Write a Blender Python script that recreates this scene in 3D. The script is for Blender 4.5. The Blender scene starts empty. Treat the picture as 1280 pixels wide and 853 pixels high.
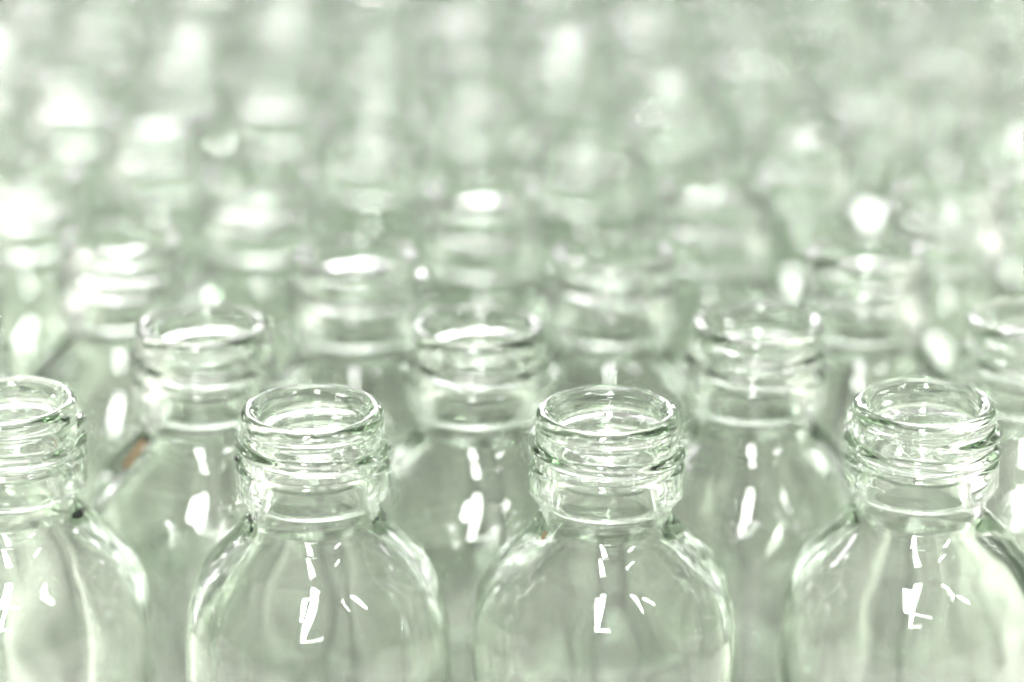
import bpy, math, random
from mathutils import Vector, Quaternion, noise

random.seed(7)
sc = bpy.context.scene
COL = sc.collection

# ------------------------------------------------------------------ camera
IMG_W, IMG_H = 1280.0, 853.0            # pixel grid used for measuring the photograph
LENS = 100.0
F_PX = LENS / 36.0 * IMG_W
PITCH = math.radians(20.5)
BOTTLE_H = 0.130                        # bottle height (rim plane)
CAM_UP = 0.2067                         # camera height above the rims
cam_d = bpy.data.cameras.new('camera')
cam_d.lens = LENS
cam_d.sensor_width = 36.0
cam_d.clip_start = 0.01
cam_d.clip_end = 200.0
cam_d.dof.use_dof = True
cam_d.dof.focus_distance = 0.548
cam_d.dof.aperture_fstop = 5.0
cam_d.dof.aperture_blades = 0
cam = bpy.data.objects.new('camera', cam_d)
COL.objects.link(cam)
cam.location = (0.0, -0.50, BOTTLE_H + CAM_UP)
cam.rotation_euler = (math.pi / 2 - PITCH, 0, 0)
sc.camera = cam

# ------------------------------------------------------------------ world: even light of a pale hall
w = bpy.data.worlds.new('World')
sc.world = w
w.use_nodes = True
nt = w.node_tree
bg = nt.nodes['Background']
tc = nt.nodes.new('ShaderNodeTexCoord')
sp = nt.nodes.new('ShaderNodeSeparateXYZ')
rp = nt.nodes.new('ShaderNodeValToRGB')
mr = nt.nodes.new('ShaderNodeMapRange')
mr.inputs['From Min'].default_value = -1.0
nt.links.new(tc.outputs['Generated'], sp.inputs[0])
nt.links.new(sp.outputs['Z'], mr.inputs['Value'])
nt.links.new(mr.outputs['Result'], rp.inputs['Fac'])
nt.links.new(rp.outputs['Color'], bg.inputs['Color'])
rp.color_ramp.elements[0].position = 0.48
rp.color_ramp.elements[0].color = (0.20, 0.275, 0.185, 1)
rp.color_ramp.elements[1].position = 0.95
rp.color_ramp.elements[1].color = (1.24, 1.12, 1.19, 1)
bg.inputs['Strength'].default_value = 0.55

# ------------------------------------------------------------------ lamps (ceiling tubes of the hall)
def tube_lamp(name, loc, size_x, size_y, watts, rotz=0.0, color=(1, 1, 1)):
    l = bpy.data.lights.new(name, 'AREA')
    l.shape = 'RECTANGLE'
    l.size = size_x
    l.size_y = size_y
    l.energy = watts
    l.color = color
    o = bpy.data.objects.new(name, l)
    COL.objects.link(o)
    o.location = loc
    o.rotation_euler = (0, 0, rotz)
    return o

def hall_lamp(name, az, el, dist, wide, high, radiance, color=(1, 1, 1), spin=0.0):
    """a ceiling fixture or window seen from the bottles at azimuth az (0 = straight ahead) and elevation el"""
    a, e = math.radians(az), math.radians(el)
    d = Vector((math.sin(a) * math.cos(e), math.cos(a) * math.cos(e), math.sin(e)))
    sx = dist * math.radians(wide); sy = dist * math.radians(high)
    o = tube_lamp(name, Vector((0, 0.1, 0.1)) + d * dist, sx, sy, radiance * math.pi * sx * sy, 0, color)
    q = (-d).to_track_quat('-Z', 'Y')
    o.rotation_mode = 'QUATERNION'
    o.rotation_quaternion = q @ Quaternion((0, 0, 1), math.radians(spin))
    return o
PINK = (1.0, 0.91, 1.0)
# over and behind the camera: the long tube and the short ones on the shoulders
tube_lamp('ceiling_lamp', (-0.52, -2.90, 2.4), 0.30, 2.7, 240, math.radians(-14))
tube_lamp('ceiling_lamp', (1.9, -1.9, 2.4), 1.1, 0.14, 50, math.radians(-25))
hall_lamp('ceiling_lamp', 184, 28, 4.0, 15, 2.2, 26.0)
# ahead of the camera, down the hall
hall_lamp('ceiling_lamp', -10, 25, 5.0, 22, 7, 15.0, PINK)
hall_lamp('ceiling_lamp', -9, 16, 6.0, 16, 3, 9.0, PINK)
hall_lamp('ceiling_lamp', 11, 24, 5.0, 14, 5, 6.0, PINK)
hall_lamp('ceiling_lamp', -41, 11, 5.0, 7, 5, 4.5, PINK)
hall_lamp('ceiling_lamp', 38, 12, 5.0, 7, 5, 4.0, PINK)
hall_lamp('ceiling_lamp', -60, 30, 5.0, 5, 5, 14.0, PINK)
hall_lamp('ceiling_lamp', 62, 32, 5.0, 5, 5, 14.0, PINK)
hall_lamp('ceiling_lamp', -14, 8, 6.0, 2.0, 2.0, 350.0, PINK)
hall_lamp('ceiling_lamp', 17, 8, 6.0, 2.0, 2.0, 350.0, PINK)
# high over the bottles
hall_lamp('ceiling_lamp', 0, 84, 3.0, 34, 34, 9.0, (1.0, 0.96, 0.98))

vs = sc.view_settings
vs.view_transform = 'Standard'
vs.look = 'None'
vs.exposure = 0.08
vs.gamma = 1.0
vs.use_curve_mapping = False

cy = sc.cycles
sc.render.engine = 'CYCLES'
cy.max_bounces = 26
cy.transmission_bounces = 26
cy.glossy_bounces = 26
cy.diffuse_bounces = 1
cy.transparent_max_bounces = 64
cy.caustics_reflective = True
cy.caustics_refractive = True
cy.sample_clamp_indirect = 80.0
cy.use_adaptive_sampling = True
cy.adaptive_threshold = 0.05
cy.blur_glossy = 1.0
cy.use_denoising = True

# ------------------------------------------------------------------ materials
def glass_material(name, tint):
    """clear bottle glass; its faint green is taken up inside: only where light meets the surface from within"""
    m = bpy.data.materials.new(name)
    m.use_nodes = True
    t = m.node_tree
    t.nodes.clear()
    out = t.nodes.new('ShaderNodeOutputMaterial')
    g = t.nodes.new('ShaderNodeBsdfGlass')
    g.distribution = 'GGX'
    g.inputs['Roughness'].default_value = 0.0
    g.inputs['IOR'].default_value = 1.5
    geo = t.nodes.new('ShaderNodeNewGeometry')
    mx = t.nodes.new('ShaderNodeMix')
    mx.data_type = 'RGBA'
    mx.inputs[6].default_value = (1, 1, 1, 1)
    mx.inputs[7].default_value = tint
    t.links.new(geo.outputs['Backfacing'], mx.inputs[0])
    t.links.new(mx.outputs[2], g.inputs['Color'])
    t.links.new(g.outputs[0], out.inputs['Surface'])
    return m

def floor_material():
    m = bpy.data.materials.new('pale_sheet')
    m.use_nodes = True
    t = m.node_tree
    p = t.nodes['Principled BSDF']
    co = t.nodes.new('ShaderNodeTexCoord')
    n = t.nodes.new('ShaderNodeTexNoise')
    n.inputs['Scale'].default_value = 18.0
    n.inputs['Detail'].default_value = 5.0
    r = t.nodes.new('ShaderNodeValToRGB')
    r.color_ramp.elements[0].position = 0.3
    r.color_ramp.elements[0].color = (0.70, 0.69, 0.64, 1)
    r.color_ramp.elements[1].position = 0.7
    r.color_ramp.elements[1].color = (0.84, 0.83, 0.79, 1)
    t.links.new(co.outputs['Object'], n.inputs['Vector'])
    t.links.new(n.outputs['Fac'], r.inputs['Fac'])
    t.links.new(r.outputs['Color'], p.inputs['Base Color'])
    p.inputs['Roughness'].default_value = 0.55
    return m

def unseen_floor_material():
    m = bpy.data.materials.new('hall_floor')
    m.use_nodes = True
    t = m.node_tree
    p = t.nodes['Principled BSDF']
    n = t.nodes.new('ShaderNodeTexNoise')
    n.inputs['Scale'].default_value = 3.0
    r = t.nodes.new('ShaderNodeValToRGB')
    r.color_ramp.elements[0].color = (0.20, 0.27, 0.19, 1)
    r.color_ramp.elements[1].color = (0.25, 0.32, 0.24, 1)
    t.links.new(n.outputs['Fac'], r.inputs['Fac'])
    t.links.new(r.outputs['Color'], p.inputs['Base Color'])
    p.inputs['Roughness'].default_value = 0.7
    return m

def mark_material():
    m = bpy.data.materials.new('brown_patch')
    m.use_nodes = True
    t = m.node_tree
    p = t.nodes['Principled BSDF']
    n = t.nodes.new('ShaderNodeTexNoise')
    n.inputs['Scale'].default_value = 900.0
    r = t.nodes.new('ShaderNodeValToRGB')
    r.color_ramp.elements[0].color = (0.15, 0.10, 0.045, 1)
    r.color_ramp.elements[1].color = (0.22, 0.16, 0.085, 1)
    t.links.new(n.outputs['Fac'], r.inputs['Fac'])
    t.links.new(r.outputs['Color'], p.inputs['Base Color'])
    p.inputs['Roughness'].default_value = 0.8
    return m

GLASS_WALL = glass_material('thin_clear_glass', (0.953, 0.979, 0.947, 1))
GLASS_NECK = glass_material('thick_clear_glass', (0.945, 0.974, 0.939, 1))

# ------------------------------------------------------------------ the table the bottles stand on, and the added unseen floor below
def sheet(name, x0, x1, y0, y1, z0, z1, mat, label):
    vv = [(x, y, z) for z in (z0, z1) for y in (y0, y1) for x in (x0, x1)]
    ff = [(0, 2, 3, 1), (4, 5, 7, 6), (0, 1, 5, 4), (2, 6, 7, 3), (0, 4, 6, 2), (1, 3, 7, 5)]
    me = bpy.data.meshes.new(name)
    me.from_pydata(vv, [], ff)
    me.materials.append(mat)
    o = bpy.data.objects.new(name, me)
    COL.objects.link(o)
    o['kind'] = 'structure'
    o['label'] = label
    return o
sheet('table_top', -0.75, 0.75, -0.42, 0.460, -0.03, 0.0, floor_material(), 'pale sheet that the rows of glass bottles stand on')
sheet('floor', -8, 8, -8, 8, -0.85, -0.80, unseen_floor_material(), 'added unseen floor below the table, green to tint the glass')  # unseen floor; its green is put in to tint the glass edges and gaps

# ------------------------------------------------------------------ the bottle
# profile points: (radius mm, depth below the rim mm), smooth curve through them
LIP = [(10.5, 3.0), (10.7, 1.5), (11.4, 0.5), (12.4, 0.0), (13.3, 0.3), (13.95, 1.2), (14.05, 2.2), (13.85, 3.0)]
THREAD = [(13.85, 3.0), (13.8, 3.6), (14.0, 4.3), (14.1, 5.5), (14.1, 8.0), (14.25, 10.6)]
COLLAR = [(14.25, 10.6), (14.75, 11.0), (15.1, 11.6), (15.2, 12.6), (15.25, 15.2), (15.2, 16.5), (14.95, 17.3), (14.4, 17.8), (13.8, 18.1)]
NECK_OUT = [(13.8, 18.1), (13.2, 18.5), (12.95, 19.4), (12.9, 21.0), (13.3, 22.7)]
BODY_OUT = [(13.3, 22.7), (14.5, 24.5), (16.4, 26.6), (18.7, 29.0), (21.1, 31.6), (23.2, 34.8), (24.9, 38.8),
            (26.0, 43.6), (26.55, 49.5), (26.7, 57.0), (26.7, 90.0), (26.7, 121.0), (26.3, 125.5), (24.8, 128.6), (22.4, 130.0),
            (19.5, 129.6), (14.0, 128.4), (7.0, 127.7), (0.0, 127.5)]
BODY_IN = [(0.0, 124.2), (8.0, 124.5), (16.0, 125.2), (21.0, 123.8), (23.5, 120.2), (24.3, 115.0), (24.5, 88.0), (24.4, 56.0),
           (23.8, 48.0), (22.5, 42.0), (20.3, 37.0), (17.4, 32.8), (14.2, 29.2), (12.0, 26.2), (10.9, 22.7)]
NECK_IN = [(10.9, 22.7), (10.5, 20.8), (10.4, 18.1)]
COLLAR_IN = [(10.4, 18.1), (10.4, 10.6)]
THREAD_IN = [(10.4, 10.6), (10.4, 7.0), (10.5, 3.0)]

def smooth(pts, step):
    """Catmull-Rom (centripetal-ish, clamped) resample of one profile section."""
    out = []
    for i in range(len(pts) - 1):
        p0 = Vector(pts[max(i - 1, 0)]); p1 = Vector(pts[i]); p2 = Vector(pts[i + 1]); p3 = Vector(pts[min(i + 2, len(pts) - 1)])
        d = (p2 - p1).length
        m1 = (p2 - p0) * (d / max((p2 - p1).length + (p1 - p0).length, 1e-6)) if i > 0 else (p2 - p1)
        m2 = (p3 - p1) * (d / max((p3 - p2).length + (p2 - p1).length, 1e-6)) if i + 2 < len(pts) else (p2 - p1)
        n = max(1, int(math.ceil(d / step)))
        for k in range(n):
            t = k / n
            h00 = 2*t**3 - 3*t**2 + 1; h10 = t**3 - 2*t**2 + t; h01 = -2*t**3 + 3*t**2; h11 = t**3 - t**2
            out.append(p1 * h00 + m1 * h10 + p2 * h01 + m2 * h11)
    out.append(Vector(pts[-1]))
    return out

SEG = 144
PITCH_MM = 3.9
def thread_height(ang, h):
    """helical ridge on the neck, 1.7 turns, running out at both ends"""
    best = 0.0
    total = 1.45 * 2 * math.pi
    for k in range(0, 4):
        a = ang + 2 * math.pi * k
        if a > total:
            continue
        hc = 4.9 + a / (2 * math.pi) * PITCH_MM
        fade = min(1.0, a / 0.35, (total - a) / 0.35)
        fade = max(0.0, fade)
        d = (h - hc) / 0.88
        v = math.exp(-(d * d) ** 1.15) * 1.35 * fade
        best = max(best, v)
    return best

def bottle_meshes(seed):
    """the five pieces of one bottle: together they close its outer and inner wall"""
    rng = random.Random(seed)
    off = Vector((rng.uniform(-50, 50), rng.uniform(-50, 50), rng.uniform(-50, 50)))
    off2 = off + Vector((31.7, 11.3, 5.1))
    seam = rng.uniform(0.05, 0.09)       # mould seam, both sides
    wave = rng.uniform(0.35, 1.0)        # some bottles came out of the mould wavier than others
    size = rng.uniform(10.5, 15.0)
    secs = [('lip', LIP, 0.3, 'o'), ('screw_thread', THREAD, 0.22, 't'), ('collar', COLLAR, 0.35, 'o'),
            ('neck', NECK_OUT, 0.4, 'o'), ('body', BODY_OUT, 1.1, 'o'), ('body', BODY_IN, 1.3, 'i'),
            ('neck', NECK_IN, 0.6, 'i'), ('collar', COLLAR_IN, 1.0, 'i'), ('screw_thread', THREAD_IN, 1.0, 'i')]
    verts, rings = [], []                # rings: (vertex ids, depth)
    strips = []                          # (part, ring, ring)
    def ring(q, kind):
        r0, h = q
        z = BOTTLE_H - h * 0.001
        if r0 < 0.01:
            verts.append((0, 0, z))
            return [len(verts) - 1] * SEG
        row = []
        for k in range(SEG):
            a = 2 * math.pi * k / SEG
            ca, sa = math.cos(a), math.sin(a)
            r = r0
            p = Vector((ca * r0, sa * r0, h))
            if kind == 't':
                r += thread_height(a, h)
            amt = min(1.0, max(0.0, (h - 20.0) / 12.0))
            if kind == 'i':              # blown inner wall: long waves, drawn out along the height
                pl = Vector((ca * r0 / 11.0, sa * r0 / 11.0, h / 40.0))
                r += 0.03 * noise.noise(p / 7.0 + off2) + amt * (0.28 * noise.noise(pl + off2) + 0.05 * noise.noise(pl * 2.3 + off2))
            else:
                r += 0.012 * noise.noise(p / 5.0 + off) + amt * (wave * (1.0 if h < 38 else max(0.12, 1.0 - (h - 38) / 14.0)) * noise.noise(p / size + off) + 0.02 * noise.noise(p / 6.0 + off))
            if kind != 'i' and h > 13 and k % (SEG // 2) == 0:
                r += seam
            row.append(len(verts))
            verts.append((ca * r * 0.001, sa * r * 0.001, z))
        return row
    prev = first = None
    for si, (name, pts_, step, kind) in enumerate(secs):
        s = smooth(pts_, step)
        for qi, q in enumerate(s):
            if qi == 0 and prev is not None and not (name == 'body' and kind == 'i'):
                cur = prev               # shared with the section before
            elif si == len(secs) - 1 and qi == len(s) - 1:
                cur = first              # the bore closes onto the lip
            else:
                cur = ring(q, 'o' if kind == 't' and qi == len(s) - 1 else kind)
                if first is None:
                    first = cur
            if qi > 0:
                strips.append((name, prev, cur))
            prev = cur
    def face(a, b, k):
        k2 = (k + 1) % SEG
        u = []
        for i in (a[k], b[k], b[k2], a[k2]):
            if i not in u:
                u.append(i)
        return tuple(u)
    faces = {}
    for nm, a, b in strips:
        faces.setdefault(nm, []).extend(f for f in (face(a, b, k) for k in range(SEG)) if len(f) >= 3)
    # one set of smooth normals for the whole bottle, so that the parts join without a seam
    whole = bpy.data.meshes.new('whole_bottle')
    whole.from_pydata(verts, [], [f for fl in faces.values() for f in fl])
    whole.update()
    nor = [v.vector.copy() for v in whole.vertex_normals]
    bpy.data.meshes.remove(whole)
    order = ['lip', 'screw_thread', 'collar', 'neck', 'body']
    out = {}
    for key in order:
        mp, vv, ff, nn = {}, [], [], []
        for f in faces[key]:
            g = []
            for i in f:
                if i not in mp:
                    mp[i] = len(vv); vv.append(verts[i]); nn.append(nor[i])
                g.append(mp[i])
            ff.append(g)
        me = bpy.data.meshes.new(key)
        me.from_pydata(vv, [], ff)
        me.materials.append(GLASS_WALL if key == 'body' else GLASS_NECK)
        me.polygons.foreach_set('use_smooth', [True] * len(me.polygons))
        me.normals_split_custom_set_from_vertices(nn)
        me.update()
        out[key] = me
    return out

VARIANTS = [bottle_meshes(100 + i) for i in range(12)]

GROUP = 'clear glass bottles standing in staggered rows'
def add_bottle(x, y, variant, rotz, label):
    root = bpy.data.objects.new('glass_bottle', None)
    root.empty_display_size = 0.02
    COL.objects.link(root)
    root.location = (x, y, 0.0012)
    root.rotation_euler = (0, 0, rotz)
    root['label'] = label
    root['category'] = 'bottle'
    root['group'] = GROUP
    ms = VARIANTS[variant]
    def part(name, parent):
        o = bpy.data.objects.new(name, ms[name])
        COL.objects.link(o)
        o.parent = parent
        return o
    part('body', root)
    nk = part('neck', root)
    for k in ('lip', 'screw_thread', 'collar'):
        part(k, nk)
    return root

def on_rim_plane(px, py):
    """point of the rim plane seen at a pixel of the photograph"""
    u = (px - IMG_W / 2) / F_PX
    v = (py - IMG_H / 2) / F_PX
    down = math.sin(PITCH) + v * math.cos(PITCH)
    fwd = math.cos(PITCH) - v * math.sin(PITCH)
    t = CAM_UP / down
    return (u * t, cam.location.y + fwd * t)

# rim centres read off the photograph, row by row from the front
ROWS = [
    [(7, 506), (390, 516), (759, 518), (1155, 508)],
    [(-70, 412), (258, 415), (600, 414), (950, 408), (1290, 402)],
    [(150, 302), (448, 324), (768, 320), (1085, 318), (1400, 312)],
    [(45, 214), (330, 220), (605, 242), (893, 236), (1190, 236)],
    [(-60, 140), (205, 146), (470, 148), (735, 166), (1005, 164), (1275, 158)],
]
pts = [[on_rim_plane(*p) for p in r] for r in ROWS]
# farther rows carry the same staggered packing on
SPX, SPY = 0.0555, 0.0465
lastrow = pts[-1]
y0 = sum(p[1] for p in lastrow) / len(lastrow)
x0 = lastrow[2][0]
for k in range(1, 5):
    yy = y0 + SPY * k
    half = 0.5 * 1280 / F_PX * ((yy + 0.5) * math.cos(PITCH) + CAM_UP * math.sin(PITCH)) + 0.022
    row = []
    xs = x0 + (SPX / 2 if k % 2 else 0.0) - 0.0018 * k
    i0 = int(math.ceil((-half - xs) / SPX)); i1 = int(math.floor((half - xs) / SPX))
    for i in range(i0, i1 + 1):
        row.append((xs + i * SPX + random.uniform(-.0016, .0016), yy + random.uniform(-.0016, .0016)))
    pts.append(row)

# bottles stand side by side: push any two apart that would run into each other (the front row stays)
MIN_D = 0.0541
flat = [[ri, list(p)] for ri, row in enumerate(pts) for p in row]
for _ in range(200):
    for i in range(len(flat)):
        for j in range(i + 1, len(flat)):
            a, b = flat[i], flat[j]
            dx, dy = b[1][0] - a[1][0], b[1][1] - a[1][1]
            d = math.hypot(dx, dy)
            if d < MIN_D:
                wa = 0.0 if a[0] == 0 else 0.5
                wb = 0.5 if wa or b[0] == 0 else 1.0
                if a[0] == 0 and b[0] == 0:
                    continue
                g = (MIN_D - d) / d
                a[1][0] -= dx * g * wa; a[1][1] -= dy * g * wa
                b[1][0] += dx * g * wb; b[1][1] += dy * g * wb
pts = [[tuple(p) for r, p in flat if r == ri] for ri in range(len(pts))]

ORD = ['first', 'second', 'third', 'fourth', 'fifth', 'sixth', 'seventh', 'eighth', 'ninth', 'tenth', 'eleventh', 'twelfth']
bottles = []
for ri, row in enumerate(pts):
    for ci, (x, y) in enumerate(row):
        which = ORD[ci] + ' from left' if ci else 'leftmost'
        if ri == 0:
            lab = 'sharp clear glass bottle with screw neck, %s in the front row' % which
        else:
            lab = 'blurred clear glass bottle, %s in the %s row from the front' % (which, ORD[ri])
        b = add_bottle(x, y, (ri * 5 + ci * 7 + (ri * ci) % 3) % len(VARIANTS), random.uniform(0, 2 * math.pi), lab)
        bottles.append(b)

# short brown patch laid over the glass on the left shoulder of one second-row bottle
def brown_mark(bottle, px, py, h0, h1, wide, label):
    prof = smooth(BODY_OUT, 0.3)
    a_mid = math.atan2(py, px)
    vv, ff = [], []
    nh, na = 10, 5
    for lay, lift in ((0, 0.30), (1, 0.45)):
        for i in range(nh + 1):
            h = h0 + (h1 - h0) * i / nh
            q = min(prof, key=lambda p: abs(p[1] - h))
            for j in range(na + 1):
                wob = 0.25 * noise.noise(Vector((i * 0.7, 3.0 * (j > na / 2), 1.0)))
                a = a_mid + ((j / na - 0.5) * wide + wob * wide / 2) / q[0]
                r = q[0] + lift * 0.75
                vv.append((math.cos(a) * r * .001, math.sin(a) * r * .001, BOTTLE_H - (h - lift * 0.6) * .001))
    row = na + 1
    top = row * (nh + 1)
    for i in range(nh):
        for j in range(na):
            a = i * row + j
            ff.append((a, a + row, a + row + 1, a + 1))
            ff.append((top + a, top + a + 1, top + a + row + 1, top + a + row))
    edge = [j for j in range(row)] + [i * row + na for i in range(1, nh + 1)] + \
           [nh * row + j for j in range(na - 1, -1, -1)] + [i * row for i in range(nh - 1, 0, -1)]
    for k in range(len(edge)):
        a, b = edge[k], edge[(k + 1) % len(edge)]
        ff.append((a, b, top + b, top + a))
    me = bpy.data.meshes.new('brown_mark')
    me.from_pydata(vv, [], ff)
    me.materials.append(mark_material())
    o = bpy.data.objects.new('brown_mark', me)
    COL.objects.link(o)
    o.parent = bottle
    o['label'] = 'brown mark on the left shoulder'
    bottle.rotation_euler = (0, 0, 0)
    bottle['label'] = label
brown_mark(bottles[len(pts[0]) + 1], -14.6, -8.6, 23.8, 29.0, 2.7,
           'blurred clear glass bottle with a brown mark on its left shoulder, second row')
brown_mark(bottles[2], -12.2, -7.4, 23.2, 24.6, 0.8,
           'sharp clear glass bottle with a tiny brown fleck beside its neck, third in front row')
